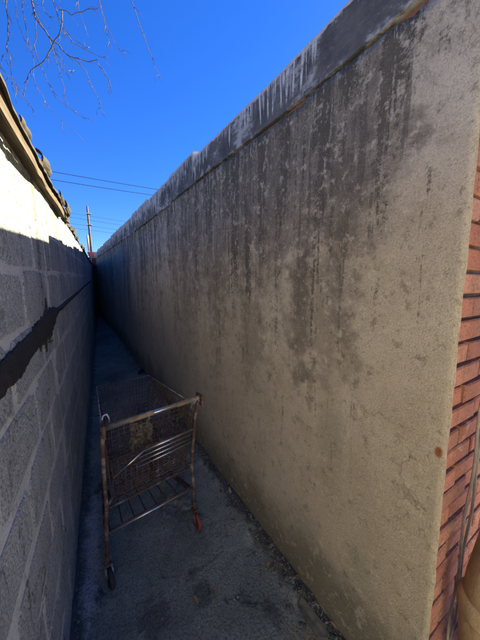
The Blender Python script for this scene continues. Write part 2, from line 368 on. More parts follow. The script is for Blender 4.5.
M['straw'] = m_simple('dry_straw', (.30, .235, .14), (.20, .15, .09), 14, .9, 90, .2, .001)
M['leaf'] = m_simple('dead_leaf', (.13, .085, .045), (.26, .19, .11), 30, .9, 90, .3, .001)
M['weed'] = m_simple('weed_leaf', (.045, .085, .025), (.085, .125, .04), 14, .7, 90, .2, .001)
M['roof'] = m_simple('flat_roof_felt', (.10, .10, .10), (.15, .145, .14), 3, .95, 60, .4, .005)
def m_farbrick():
    t = NT('far_red_brick'); b = t.n.new('ShaderNodeTexBrick'); t.L(t.map((1, 1, 1), src=t.co.outputs['UV']), b.inputs['Vector'])
    b.inputs['Color1'].default_value = (.40, .10, .075, 1); b.inputs['Color2'].default_value = (.30, .085, .065, 1); b.inputs['Mortar'].default_value = (.30, .26, .22, 1)
    b.inputs['Scale'].default_value = 1.0; b.inputs['Brick Width'].default_value = .215; b.inputs['Row Height'].default_value = .07; b.inputs['Mortar Size'].default_value = .008
    return t.done(b.outputs['Color'], .9)
M['far_brick'] = m_farbrick()

# ------------------------------------------------------------------ ground: one sheet, fine in the alley
def lines(*segs):
    out = []
    for a, b, st in segs:
        n = max(1, round((b - a) / st)); out += [a + (b - a) * i / n for i in range(n)]
    return out + [segs[-1][1]]
gx = lines((-300, -20, 70), (-20, -.6, 4), (-.6, -.3, .1), (-.3, .5, .03), (.5, .95, .015), (.95, 2.2, .15), (2.2, 20, 4), (20, 300, 70))
gy = lines((-300, -20, 70), (-20, -1, 3), (-1, .2, .1), (.2, 3.2, .03), (3.2, 13, .1), (13, 30, 2), (30, 400, 60))
def ground_z(x, y):
    z = zg(y)
    if -.4 < x < 1.8 and -1 < y < 13:
        z += .006 * nz(x * 3, y * 3) + .003 * nz(x * 11, y * 11, 3)
        d = xr(y) - x
        if d < .16:                                            # ragged cement fillet against the stucco wall
            k = max(0, min(1, (.085 + .07 * nz(y * 4, 2.2) + .03 * nz(y * 17, 4.2) - d) / .03)); z += k * (.020 + .022 * nz(y * 9, x * 9, 5) + .016 * nz(y * 31, x * 31, 6))
        d = x - XL
        if d < .09: z += max(0, (.07 + .02 * nz(y * 5, 9) - d) / .07) * .025
    return z
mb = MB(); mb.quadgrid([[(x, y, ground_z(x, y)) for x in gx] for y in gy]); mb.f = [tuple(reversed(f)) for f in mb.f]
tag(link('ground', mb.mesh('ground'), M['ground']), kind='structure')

# pale concrete pavement outside the alley mouth, unseen, added to bounce sunlight in
mb = MB(); mb.quadgrid([[(x, y, zg(y) + .004 + .0) for x in (-14, -6, -1.2, 1.2, 6, 14)] for y in (-14, -10, -6, -3, -.3)]); mb.f = [tuple(reversed(f)) for f in mb.f]
tag(link('bounce_pavement', mb.mesh('bounce_pavement'), M['concrete']), kind='structure')

# ------------------------------------------------------------------ left: concrete block wall
lw = empty('block_wall', (-.3, 2.0, 0), 'grey concrete block wall with a black tar seam, sunlit along its top', 'wall')
TOPL = 2.03
def sheet_box(y0, y1, xf, xb, ztop, name, mat, st=.06, jag=0.):
    """wall length following the slope; front face finely divided"""
    b = MB(); ny = max(1, round((y1 - y0) / st)); rows = []
    for i in range(ny + 1):
        y = y0 + (y1 - y0) * i / ny; row = []
        for j in range(13):
            z = -.25 + (ztop + .25) * j / 12
            dy = jag * nz(z * 4, 7.7) if i in (0, ny) else 0
            row.append((xf + .003 * nz(y * 2, z * 2, 1), y + dy, z + zg(y)))
        row.append((xb, y, ztop + zg(y))); row.append((xb, y, -.25 + zg(y)))
        rows.append(row)
    b.quadgrid(rows)
    for i, rev in ((0, False), (ny, True)):
        ids = [i * 15 + j for j in range(15)]; b.f.append(tuple(reversed(ids)) if rev else tuple(ids))
    return link(name, b.mesh(name, False), mat, lw)
sheet_box(-7.0, 1.497, XL - .0022, XL - .2, TOPL, 'mortar_bed', M['mortar'], jag=.012)  # unseen run behind the camera, lengthened to bounce sun into the alley
sheet_box(1.507, 13.55, XL - .0022, XL - .2, TOPL, 'mortar_bed', M['mortar'], st=.1, jag=.012)
variants = []
for k in range(12):
    b = MB(); pts = []
    hw, hh = .1895, .0895
    for i in range(28):                                       # uneven rounded rectangle
        a = 2 * math.pi * i / 28; ca, sa = math.cos(a), math.sin(a); e = .22
        px = hw * abs(ca) ** e * (1 if ca > 0 else -1); pz = hh * abs(sa) ** e * (1 if sa > 0 else -1)
        j = .020 * nz(k * 9.1 + ca * 1.6, sa * 1.6, k) + .010 * nz(k * 5.1 + ca * 6, sa * 6, k)
        pts.append((px + j * ca * 1.2, pz + j * sa * 1.2))
    b.v = [(.0, p[0] * .965, p[1] * .925) for p in pts] + [(-.0028, p[0], p[1]) for p in pts] + [(-.02, p[0], p[1]) for p in pts]
    b.f = [tuple(range(28))] + [(i, 28 + i, 28 + (i + 1) % 28, (i + 1) % 28) for i in range(28)] + [(28 + i, 56 + i, 56 + (i + 1) % 28, 28 + (i + 1) % 28) for i in range(28)]
    variants.append(b.mesh('block', False))
variants2 = [m.copy() for m in variants]
for m in variants: m.materials.append(M['block'])
for m in variants2: m.materials.append(M['render' ])
SL = math.atan(.03)
for c in range(10):
    y = -.95 + (.0 if c % 2 else .2)
    while y < 5.8:
        sec1 = y < 1.5
        y0, y1 = y + .0, y + .4
        if y0 < 1.5 < y1:                                     # cut blocks either side of the open joint
            pieces = [(y0, 1.5 - .006), (1.5 + .006, y1)]
        else: pieces = [(y0, y1)]
        for a, e in pieces:
            if e - a < .09: continue
            s1 = (a + e) / 2 < 1.5
            me = random.choice(variants if s1 else variants2)
            o = link('block', me, None, lw, False)
            yc = (a + e) / 2; ln = (e - a) / .4
            o.matrix_parent_inverse = parent_world(lw).inverted()
            o.location = (XL + (random.uniform(-.001, .002) if s1 else random.uniform(-.0012, .0005)), yc, .1 + .2 * c + zg(yc) + random.uniform(-.003, .003))
            o.rotation_euler = (SL if yc > 1 else 0, 0, random.choice((0, math.pi)) * 0); o.scale = (1, ln, random.uniform(.97, 1.02))
        y += .4
# tar seam smeared along one bed joint
def tarz(y):
    return 1.335 + .055 * min(max((y - .75) / .9, 0), 1) + max(0, y - 1.65) * .012 + zg(y)
rows = []
N = 1400
for i in range(N + 1):
    y = .3 + 8.2 * (i / N) ** 1.5
    k = 1 if y < 1.25 else max(.34, 1 - (y - 1.5) / .35) if y > 1.5 else 1
    up = .036 + .012 * nz(y * 6, 1) + .008 * nz(y * 19, 2) + .006 * nz(y * 47, 22) + .004 * nz(y * 110, 23)
    dn = .044 + .014 * nz(y * 5, 5) + .008 * nz(y * 17, 6) + .006 * nz(y * 43, 26) + .004 * nz(y * 120, 27)
    if 1.08 < y < 1.62:
        sp = max(0, nz(y * 15, 11)) + .7 * max(0, nz(y * 41, 12)) + .5 * max(0, nz(y * 90, 13)); env = max(0, 1 - abs(y - 1.4) / .3)
        up += .10 * sp * env; dn += (.14 * max(0, nz(y * 19, 15)) + .09 * max(0, nz(y * 52, 16))) * env + .015 * env
    up = max(.006, up * k); dn = max(.006, dn * k); zc = tarz(y)
    rows.append([(XL + .0055, y, zc - dn), (XL + .0085, y, zc - dn * .5), (XL + .0095, y, zc), (XL + .0085, y, zc + up * .5), (XL + .0055, y, zc + up), (XL - .004, y, zc + up), (XL - .004, y, zc - dn), (XL + .0055, y, zc - dn)])
mb = MB(); mb.quadgrid(rows); link('tar_seam', mb.mesh('tar_seam', False), M['tar'], lw)
# dark backing painting shade into the open vertical joint, and two iron pins
mb = MB(); mb.box(XL - .06, XL - .03, 1.485, 1.52, 0, 2.0); link('joint_shade_backing', mb.mesh('joint_shade_backing', False), M['tar'], lw)
for (y, z) in ((1.36, 1.30), (1.47, 1.375)):
    mb = MB(); mb.tube([(XL - .01, y - .012, z), (XL + .012, y - .012, z), (XL + .014, y + .02, z + .001)], .003, 5); link('iron_pin', mb.mesh('iron_pin'), M['tar'], lw)
# roof edge above: weathered board, felt, curled flaps
mb = MB(); rows = []
for i in range(80):
    y = -7.0 + 9.22 * i / 79; z = 1.995 + zg(y) + .006 * nz(y * 3, 4)
    xo = XL + .032 + .006 * nz(y * 2.2, 8); h = .052 + .006 * nz(y * 5, 1)
    rows.append([(XL - .005, y, z), (xo, y, z), (xo, y, z + h), (XL - .005, y, z + h), (XL - .005, y, z)])
mb.quadgrid(rows); mb.f += [(0, 1, 2, 3), tuple(reversed([79 * 5 + k for k in range(4)]))]
link('fascia_board', mb.mesh('fascia_board', False), M['old_board'], lw)
mb = MB(); rows = []
for i in range(240):
    y = -7.0 + 9.3 * i / 239; z = 2.052 + zg(y) + .010 * nz(y * 4, 14) + .006 * nz(y * 15, 3)
    xo = XL + .042 + .012 * nz(y * 3, 18) + .006 * nz(y * 17, 18); d = .012 + .014 * max(0, nz(y * 7, 5))
    rows.append([(XL - 1.6, y, z + .18), (XL - .12, y, z + .03), (xo - .01, y, z + .014), (xo, y, z), (xo + .001, y, z - d), (xo - .006, y, z - d), (xo - .012, y, z - .002), (XL - .12, y, z - .005), (XL - 1.6, y, z + .13)])
mb.quadgrid(rows); link('roof_felt', mb.mesh('roof_felt', False), M['felt'], lw)
# sagging torn strip under the board
rows = []
for i in range(50):
    s = i / 49; y = .55 + 1.0 * s; z = 2.0 + zg(y) - .035 * math.sin(s * math.pi) + .006 * nz(y * 9, 2)
    wd = .024 + .01 * nz(y * 8, 6); xo = XL + .026 + .014 * math.sin(s * math.pi)
    rows.append([(xo - .012, y, z + wd), (xo, y, z), (xo + .003, y, z + .002), (xo - .008, y, z + wd + .002), (xo - .012, y, z + wd)])
mb = MB(); mb.quadgrid(rows); link('torn_strip', mb.mesh('torn_strip', False), M['old_board'], lw)
def curl(y0, ln, r, turn, x, z, mat, seed, tilt=0.):
    b = MB(); rows_o = []
    for i in range(13):
        s = i / 12; y = y0 + ln * s; row = []; row2 = []
        rr = r * (1 + .25 * nz(s * 3, seed)) * (1 - .25 * abs(s - .5))
        for j in range(11):
            a = -1.2 + turn * j / 10 * (1 + .12 * nz(s * 4, seed, 3))
            for off, lst in ((0, row), (.005, row2)):
                lst.append((x + (rr - off) * math.sin(a), y + .01 * nz(j, seed), z + zg(y) + r * .9 - (rr - off) * math.cos(a) + tilt * (s - .5)))
        rows_o.append(row + row2[::-1] + [row[0]])
    b.quadgrid(rows_o); n = len(rows_o[0])
    for i in (0, 12):
        for j in range(10): 
            q = [i * n + j, i * n + j + 1, i * n + 20 - j, i * n + 21 - j]; b.f.append(tuple(q) if i == 0 else tuple(reversed(q)))
    return link('curled_flap', b.mesh('curled_flap', False), mat, lw)
curl(1.10, .14, .022, 3.4, XL + .020, 2.062, M['felt'], 1, .01)
curl(1.42, .24, .040, 4.0, XL + .010, 2.062, M['felt'], 2, .02)
curl(2.02, .20, .034, 3.6, XL + .014, 2.068, M['felt'], 3, -.01)
curl(2.28, .26, .055, 4.2, XL + .005, 2.05, M['felt'], 4, .0)
y = 2.34; k = 0
while y < 11.5:                                              # broken row of old tiles further along
    ln = random.uniform(.16, .36); b = MB(); z = 2.03 + zg(y); th = random.uniform(.022, .05); xo = XL + random.uniform(-.004, .035); rise = random.uniform(-.02, .05)
    pts = []
    for s in (0, .35, .7, 1):
        jit = random.uniform(-.014, .014)
        pts.append([(XL - .24, y + ln * s, z), (xo + jit, y + ln * s, z + rise * s), (xo + jit * .4, y + ln * s, z + th + rise * s + jit), (XL - .05, y + ln * s, z + th + .03 + jit), (XL - .24, y + ln * s, z + th + .03), (XL - .24, y + ln * s, z)])
    b.quadgrid(pts); b.f += [(0, 1, 2, 3, 4), tuple(reversed([18 + q for q in range(5)]))]
    link('roof_tile', b.mesh('roof_tile', False), M['felt'], lw)
    y += ln + random.uniform(-.01, .03); k += 1

# ------------------------------------------------------------------ right: building with the stained stucco side and a brick front
rb = empty('stucco_building', (2.0, 3.0, 0), 'building with a long soot-stained tan stucco side wall and red brick front', 'building')
ys = lines((.335, 13.5, .5))
mb = MB(); rows = []
for y in ys:
    x = xr(y) + .022; zt = 2.36 + zg(y)
    rows.append([(x, y, -.3), (x, y, zt), (4.2, y, zt - .02), (4.2, y, -.3), (x, y, -.3)])
mb.quadgrid(rows); nr = len(rows) - 1
mb.f += [(0, 1, 2, 3), tuple(reversed([nr * 5 + q for q in range(4)]))]
link('wall_core', mb.mesh('wall_core', False), M['brick_core'], rb)
# stucco coat
yl = lines((.262, 1.4, .02), (1.4, 4, .04), (4, 13.5, .12)); rows = []
for y in yl:
    row = []
    zt = 2.330 + zg(y) + .016 * nz(y * 6, 3) + .012 * nz(y * 23, 8)
    for j in range(71):
        z = -.2 + (zt + .2) * j / 70
        row.append((xr(y) + .004 * nz(y * 1.7, z * 1.7, 5) + .0018 * nz(y * 7, z * 7, 9), y + (lean(z) * max(0, 1 - (y - .262) / .3)) + (.004 * nz(z * 9, 3) + .003 * nz(z * 31, 4) if y == yl[0] else 0), z))
    row.append((xr(y) + .021, y, zt))
    rows.append(row)
mb = MB(); mb.quadgrid(rows); n = len(rows[0])
for j in range(70): mb.f.append((j + 1, j, n - 1, n - 2)) if False else None
# the arris: a narrow return round the corner
b0 = len(mb.v)
for j in range(71):
    p = rows[0][j]; mb.v.append((p[0] + .0085, p[1] + .002, p[2]))
for j in range(70): mb.f.append((j, j + 1, b0 + j + 1, b0 + j))
mb.f = [tuple(reversed(f)) for f in mb.f]
link('stucco_wall', mb.mesh('stucco_wall'), M['stucco'], rb)
# parapet cap in lengths
caps = [(.255, 2.02, 2.350, 2.545, .003, .002), (2.02, 2.62, 2.335, 2.582, .012, .010), (2.62, 3.5, 2.315, 2.570, .014, .016), (3.5, 4.5, 2.305, 2.585, .022, .020), (4.5, 5.6, 2.305, 2.575, .014, .024),
        (5.6, 7.0, 2.305, 2.585, .022, .026), (7.0, 8.6, 2.295, 2.565, .014, .026), (8.6, 10.2, 2.290, 2.540, .02, .026), (10.2, 13.5, 2.29, 2.52, .014, .02)]
for (y0, y1, zb, zt, proj, rag) in caps:
    mb = MB(); rows = []; uvs = {}
    ny = max(8, int((y1 - y0) / (.03 if y0 < 5 else .06)))
    for i in range(ny + 1):
        y = y0 + .002 + (y1 - y0 - .004) * i / ny; s = 1 if 0 < i < ny else .4
        top = zt + zg(y) + .004 * nz(y * 5, 2) + rag * (.8 * nz(y * 4.5, 21) + .5 * nz(y * 15, 22)); bot = zb + zg(y) + .004 * nz(y * 11, 6) + rag * (1.3 * nz(y * 6, 9) + .8 * nz(y * 19, 10))
        pr = proj + .7 * rag * nz(y * 13, 3) + .004 * nz(y * 3, 33)
        x = xr(y) - pr; row = [(xr(y) + .4, y, bot), (xr(y) + .02, y, bot)]
        for j in range(7): row.append((x + .004 * nz(y * 18, j * .6, 4) * (rag > .005), y, bot + (top - bot - .012) * j / 6))
        row += [(x + .012, y, top), (xr(y) + .26, y, top + .015), (xr(y) + .4, y, top - .1)]
        rows.append(row)
    mb.quadgrid(rows); m_ = len(rows[0]); mb.f += [tuple(range(m_)), tuple(reversed([ny * m_ + q for q in range(m_)]))]
    mb.f = [tuple(reversed(f)) for f in mb.f]
    link('parapet_cap', mb.mesh('parapet_cap', False, uv=lambda co, zt=zt: (co.y, zt + zg(co.y) - co.z + (max(0, co.x - xr(co.y)) if zt + zg(co.y) - co.z > .12 else 0))), M['cap'], rb)
mb = MB(); mb.box(xr(.26) + .405, 4.2, .262, .55, 2.36, 2.545); link('parapet_cap', mb.mesh('parapet_cap', False, uv=lambda co: (co.x + 20, 2.545 - co.z)), M['cap'], rb)
mb = MB(); mb.box(1.3, 4.15, .56, 11.9, 2.30, 2.42 + .01); link('roof', mb.mesh('roof', False), M['roof'], rb)
# brick front
mb = MB(); mb.box(.8605, 2.3, .283, .299, -.25, 2.348); mb.v = [(x, y + lean(z) + .004, z) for x, y, z in mb.v]; front = link('brick_front', mb.mesh('brick_front', False), M['joint'], rb)
bv = []
for k in range(8):
    b = MB(); L, Hh, dp, ch = .2005, .0575, .03, .0045
    b.v = []
    for (yy, ins) in ((0, ch), (.004, 0), (dp, 0)):
        for (a, c) in ((-1, -1), (1, -1), (1, 1), (-1, 1)):
            b.v.append((a * (L / 2 - ins) + .0025 * nz(a * 3, c * 3, k * 7.7), yy + .002 * nz(a * 5, c * 5, k * 3.3) * (yy < dp), c * (Hh / 2 - ins) + .002 * nz(a * 4, c * 4, k * 2.1 + 50)))
    b.f = [(0, 1, 2, 3)]
    for l in (0, 4):
        for i in range(4): b.f.append((l + i, l + 4 + i, l + 4 + (i + 1) % 4, l + (i + 1) % 4))
    me = b.mesh('brick', False); me.materials.append(M['brick']); bv.append(me)
ch_ = .0685
for c in range(34):
    zc = .02 + ch_ * c
    x = .8600 if c % 2 == 0 else .8600 - .106
    while x < 2.2:
        a, e = max(x, .8600), x + .2
        if e - a > .06:
            o = link('brick', random.choice(bv), None, front)
            o.location = ((a + e) / 2, .2740 + lean(zc) + random.uniform(-.0045, .004), zc + .0285)
            o.rotation_euler = (random.uniform(-.02, .02), random.uniform(-.012, .012), random.uniform(-.03, .03)); o.scale = ((e - a) / .2, 1, 1)
        x += .2125

# pipe and cables in front of the brick
pp = empty('drain_pipe', (1.05, .16, 0), 'buff painted drain pipe with a collar against the red brick', 'pipe')
mb = MB(); mb.tube([(.99, .115, 2.3), (.99, .115, 1.3), (.985, .125, 1.0), (.975, .15, .74), (.97, .158, .66), (.968, .162, .58)], .066, 24); link('pipe', mb.mesh('pipe'), M['clay'], pp)
mb = MB(); mb.tube([(.968, .162, .60), (.968, .1625, .585), (.968, .163, .545), (.968, .163, .53)], [.068, .075, .075, .068], 24); link('collar', mb.mesh('collar'), M['clay'], pp)
mb = MB(); mb.tube([(.968, .162, .56), (.97, .163, .47), (.985, .16, .39), (1.02, .155, .31), (1.08, .15, .24), (1.13, .145, .15), (1.14, .145, -.02)], .064, 24); link('elbow', mb.mesh('elbow'), M['clay'], pp)
mb = MB(); mb.box(.985, 1.0, .17, .275, 1.68, 1.71); mb.tube([(.99 + .072 * math.cos(a * math.pi / 8), .115 + .072 * math.sin(a * math.pi / 8), 1.695) for a in range(17)], .008, 6); link('bracket', mb.mesh('bracket', False), M['rust'], pp)
for k, (dx, ph) in enumerate(((0, 0), (.014, 2.1))):
    pts = [(1.0 + dx + .003 * math.sin(z * 16 + ph), .252 - .006 * k + .003 * math.cos(z * 16 + ph), z) for z in [0.0 + .05 * i for i in range(46)]]
    mb = MB(); mb.tube(pts, .0042, 6)
    tag(link('cable', mb.mesh('cable'), M['cable']), 'thin grey cable running down the brick beside the buff pipe' if k == 0 else 'second grey cable twisted beside the first, nearer the pipe', 'cable', 'cables down the brick front')

# ------------------------------------------------------------------ shopping cart
CX, CY, CR = .185, 1.31, R(8.5)
cart = empty('shopping_cart', (CX, CY, zg(CY) + .004), 'rusty wire shopping cart standing in the alley', 'shopping cart', CR)
def cpart(name, b, mat, parent=None, smooth=True): return link(name, b.mesh(name, smooth), mat, parent or cart, False)
def lerp(a, b, t): return tuple(a[i] + (b[i] - a[i]) * t for i in range(3))
def grid(b, c00, c10, c11, c01, nu, nv, r, wob=.0032):
    for i in range(nu + 1):
        s = i / nu; p, q = lerp(c00, c10, s), lerp(c01, c11, s)
        b.tube([lerp(p, q, t) if t in (0, 1) else tuple(v + wob * nz(v * 7, s * 9, i) * 2 for v in lerp(p, q, t)) for t in (0, .33, .66, 1)], r, 5)
    for j in range(nv + 1):
        t = j / nv; p, q = lerp(c00, c01, t), lerp(c10, c11, t)
        b.tube([lerp(p, q, s) if s in (0, 1) else tuple(v + wob * nz(v * 7, t * 9, j + 30) * 2 for v in lerp(p, q, s)) for s in (0, .33, .66, 1)], r, 5)
RBL, RBR = (-.205, .03, .445), (.205, .03, .445)          # rear bottom
FBL, FBR = (-.135, .52, .55), (.135, .52, .55)            # front bottom
RTL, RTR = (-.232, -.06, .86), (.232, -.06, .86)
FTL, FTR = (-.172, .56, .862), (.172, .56, .862)
WR = .0021
b = MB(); grid(b, RBL, FBL, FTL, RTL, 26, 11, WR); cpart('basket_side', b, M['rust'])
b = MB(); grid(b, RBR, FBR, FTR, RTR, 26, 11, WR); cpart('basket_side', b, M['rust'])
b = MB(); grid(b, FBL, FBR, FTR, FTL, 15, 11, WR); cpart('basket_front', b, M['rust'])
b = MB(); grid(b, RBL, RBR, FBR, FBL, 18, 16, WR); cpart('basket_floor', b, M['rust'])
b = MB(); b.tube([RTL, FTL, FTR, RTR], .0045, 6); cpart('basket_rim', b, M['rim'])
# hinged rear gate with its heavy upper bars
b = MB(); grid(b, (-.20, .0, .455), (.20, .0, .455), (.205, -.045, .705), (-.205, -.045, .705), 14, 12, WR); cpart('rear_gate', b, M['rust'])
b = MB(); b.tube([(-.06, -.055, .695), (.225, -.05, .705)], .0055, 6); b.tube([(-.06, -.055, .695), (-.20, -.03, .60)], .005, 6)
for dz in (.03, .055, .08): b.tube([(-.08, -.05, .695 - dz), (.215, -.045, .705 - dz)], .0035, 6)
cpart('gate_bar', b, M['chrome'])
b = MB(); grid(b, (-.20, .10, .62), (.20, .10, .62), (.215, .02, .86), (-.215, .02, .86), 14, 8, WR); cpart('child_seat_back', b, M['rust'])
b = MB(); grid(b, (-.195, -.02, .665), (.195, -.02, .665), (.19, .11, .645), (-.19, .11, .645), 7, 4, WR); cpart('child_seat', b, M['rust'])
b = MB(); rows = []
for i in range(18):
    s = i / 17; row = []
    for j in range(16):
        u = j / 15
        row.append((-.105 + .11 * u + .014 * nz(s * 5, u * 3, 1) + .010 * nz(s * 17, u * 4, 3), .0 + .022 * nz(s * 2.2, u * 8, 6) + .018 * nz(s * 11, u * 12, 2), .69 + .14 * s + .018 * nz(u * 5, 8) + .014 * nz(u * 19, 9) * (abs(s - .5) > .3)))
    rows.append(row)
b.quadgrid(rows); o = cpart('torn_seat_flap', b, M['scrap'], None, False); sm = o.modifiers.new('thick', 'SOLIDIFY'); sm.thickness = .003
# tubular frame
for s in (-1, 1):
    b = MB(); b.tube([(s * .236, -.125, .918), (s * .237, -.095, .88), (s * .238, -.06, .79), (s * .238, -.03, .64), (s * .236, -.01, .52), (s * .236, .0, .43), (s * .243, .004, .33), (s * .246, .004, .24), (s * .25, .004, .155)], .0092, 10)
    cpart('rear_leg', b, M['frame'])
    b = MB(); b.tube([(s * .244, .006, .30), (s * .24, .05, .245), (s * .225, .2, .215), (s * .185, .5, .19), (s * .178, .58, .165)], .0115, 8); cpart('base_rail', b, M['frame'])
    b = MB(); b.tube([(s * .205, .03, .445), (s * .236, .0, .435)], .008, 6); b.tube([(s * .15, .40, .52), (s * .198, .36, .205)], .007, 6); cpart('basket_strut', b, M['frame'])
b = MB(); b.tube([(-.244, .0, .285), (.244, .0, .275)], .0065, 8); cpart('cross_bar', b, M['chrome'])
b = MB(); b.tube([(-.236, .0, .425), (.236, .0, .43)], .0065, 8); cpart('cross_bar', b, M['frame'])
b = MB(); grid(b, (-.225, .06, .235), (.225, .06, .235), (.18, .52, .19), (-.18, .52, .19), 7, 2, .004); cpart('lower_rack', b, M['rust'])
b = MB(); b.tube([(-.178, .58, .18), (.178, .58, .18)], .0115, 8); cpart('front_bar', b, M['frame'])
# handle
b = MB(); b.tube([(-.245, -.128, .922), (.245, -.128, .930)], .0105, 12); hd = cpart('handle', b, M['chrome'])
b = MB(); b.tube([(-.245, -.105, .902), (.245, -.105, .91)], .0065, 8); cpart('handle_under_bar', b, M['chrome'])
for (a, e) in ((-.135, -.02), (.10, .225)):
    b = MB(); n_ = 14
    b.tube([(a + (e - a) * i / n_, -.128, .922 + .008 * ((a + (e - a) * i / n_) + .245) / .49) for i in range(n_ + 1)], [.0128 + .0012 * nz(i * 1.3, a * 9) for i in range(n_ + 1)], 12)
    link('grip', b.mesh('grip'), M['grip'], hd, False)
for s in (-1, 1):
    b = MB(); b.box(s * .238 - .006, s * .238 + .006, -.15, -.085, .885, .942); link('bracket', b.mesh('bracket', False), M['frame'], hd, False)
b = MB(); b.tube([(-.236, -.10, .90), (-.236, -.085, .935), (-.228, -.075, .955), (-.212, -.07, .958), (-.205, -.075, .94), (-.207, -.085, .92)], .0045, 7); link('hook', b.mesh('hook'), M['chrome'], hd, False)
b = MB(); b.tube([(.20, -.10, .905), (.205, -.08, .885), (.225, -.075, .88), (.236, -.09, .895)], .0045, 7); link('hook', b.mesh('hook'), M['chrome'], hd, False)
# casters
def caster(x, y, ztop, rz, red, name_label=None):
    r, tr = .048, .02
    e = MB(); e.tube([(x, y, ztop), (x, y, .118)], .011, 10)
    for s in (-1, 1):
        off = Vector((s * .0145 * math.cos(rz), s * .0145 * math.sin(rz), 0)); fwd = Vector((-math.sin(rz), math.cos(rz), 0))
        p0 = Vector((x, y, .122)) + off; p1 = Vector((x, y, .05)) + off - fwd * .028
        e.tube([p0 + fwd * .012, (p0 + p1) / 2, p1], [.0075, .0065, .006], 6)
    e.box(x - .018, x + .018, y - .018, y + .018, .114, .124)
    c = cpart('caster', e, M['frame'], None, False)
    fwd = Vector((-math.sin(rz), math.cos(rz), 0)); ctr = Vector((x, y, .048)) - fwd * .028
    wv = MB(); wv.lathe([(-.006, .006), (-.0105, .012), (-.0105, .036), (-.0115, .040), (-.009, .0465), (0, .048), (.009, .0465), (.0115, .040), (.0105, .036), (.0105, .012), (.006, .006)], (0, 0, 0), 'x', 22)
    m4 = Matrix.Translation(ctr) @ Matrix.Rotation(rz, 4, 'Z')
    wv.v = [tuple(m4 @ Vector(v)) for v in wv.v]
    o = link('wheel', wv.mesh('wheel'), M['red_rubber' if red else 'black_rubber'], c, False)
    if red: o['label'] = 'faded red rubber wheel'
caster(.25, .004, .17, R(0), True); caster(-.25, .004, .17, R(6), False)
caster(.178, .58, .17, R(-12), False); caster(-.178, .58, .17, R(20), False)

# ------------------------------------------------------------------ litter and rubble
def crumple(name, cx, cy, rx, ry, h, mat, seed, label, cat, z0=None):
    b = MB(); rows = []
    for i in range(16):
        row = []
        for j in range(16):
            u, v = i / 15 - .5, j / 15 - .5; k = 1 - .25 * (u * u + v * v) * 4
            x = cx + rx * 2 * u * (1 + .25 * nz(v * 4, seed)) ; yy = cy + ry * 2 * v * (1 + .25 * nz(u * 4, seed, 2))
            row.append((x, yy, ground_z(x, yy) + .004 + h * max(0, .35 + nz(u * 5, v * 5, seed) + .4 * nz(u * 13, v * 13, seed)) * k))
        rows.append(row)
    b.quadgrid(rows); b.f = [tuple(reversed(f)) for f in b.f]
    o = link(name, b.mesh(name, False), mat); sm = o.modifiers.new('thick', 'SOLIDIFY'); sm.thickness = .0015; sm.offset = 1
    return tag(o, label, cat)
crumple('plastic_film', .36, 1.56, .10, .09, .035, M['film'], 4.4, 'crumpled grey plastic film on the ground under the cart', 'litter')
# flat chunk of broken mortar
def chunk(name, pts, h, mat, label, cat, group=None):
    b = MB(); n = len(pts); zz = [ground_z(x, y) for x, y in pts]
    b.v = [(x, y, z - .01) for (x, y), z in zip(pts, zz)] + [(x, y, z + h) for (x, y), z in zip(pts, zz)]
    cx, cy = sum(p[0] for p in pts) / n, sum(p[1] for p in pts) / n
    b.v += [(cx + (x - cx) * .86, cy + (y - cy) * .86, z + h + .005) for (x, y), z in zip(pts, zz)]
    for l in (0, n):
        for i in range(n): b.f.append((l + i, l + (i + 1) % n, l + n + (i + 1) % n, l + n + i))
    b.f.append(tuple(range(2 * n, 3 * n)))
    return tag(link(name, b.mesh(name, False), mat), label, cat, group)
chunk('mortar_slab', [(.735, .58), (.765, .56), (.785, .60), (.775, .67), (.755, .735), (.735, .73), (.728, .66)], .010, M['dark_rubble'], 'flat grey slab of fallen mortar at the foot of the stucco wall', 'rubble')
# small rubble along the walls: nobody could count it
def pebbles(name, n, place, smin, smax, mat):
    b = MB()
    for i in range(n):
        x, y = place(); s = random.uniform(smin, smax) * (1 + .12 * max(0, y - 1)); z = ground_z(x, y)
        base = len(b.v)
        for (px, py, pz) in ((1, 0, 0), (-.2, .95, 0), (-.9, -.2, .1), (.1, -.9, 0), (.1, .1, .75), (0, 0, -.6)):
            b.v.append((x + s * (px + random.uniform(-.3, .3)), y + s * (py + random.uniform(-.3, .3)), z + s * (.25 + pz * random.uniform(.5, 1))))
        for q in range(4): b.f += [(base + q, base + (q + 1) % 4, base + 4), (base + (q + 1) % 4, base + q, base + 5)]
    return tag(link(name, b.mesh(name, False), mat), 'scattered small rubble and grit along the foot of the walls', 'rubble', kind='stuff')
def near_right():
    y = .35 + 6.5 * random.random() ** 1.7; return xr(y) - abs(random.gauss(0, .055)) - .008, y
def anywhere():
    y = .5 + 8 * random.random() ** 1.8; return random.uniform(XL + .02, xr(y) - .03), y
def near_left():
    y = .8 + 7 * random.random() ** 1.5; return XL + .012 + abs(random.gauss(0, .03)), y
def mixp():
    k = random.random(); return near_right() if k < .55 else near_left() if k < .75 else anywhere()
pebbles('rubble', 2600, mixp, .0015, .007, M['pebble'])
pebbles('rubble', 260, near_right, .006, .015, M['dark_rubble'])
big = [(.55, 3.75, .035, 'pale chip of stone lying by the wall foot beyond the cart'), (.62, 2.55, .026, 'dark lump of rubble beside the cart front at the wall foot'), (.50, 4.25, .05, 'broad dark clod of rubble where the wall foot bends'), (.735, 1.45, .012, 'small pale chip at the wall foot right of the red wheel')]
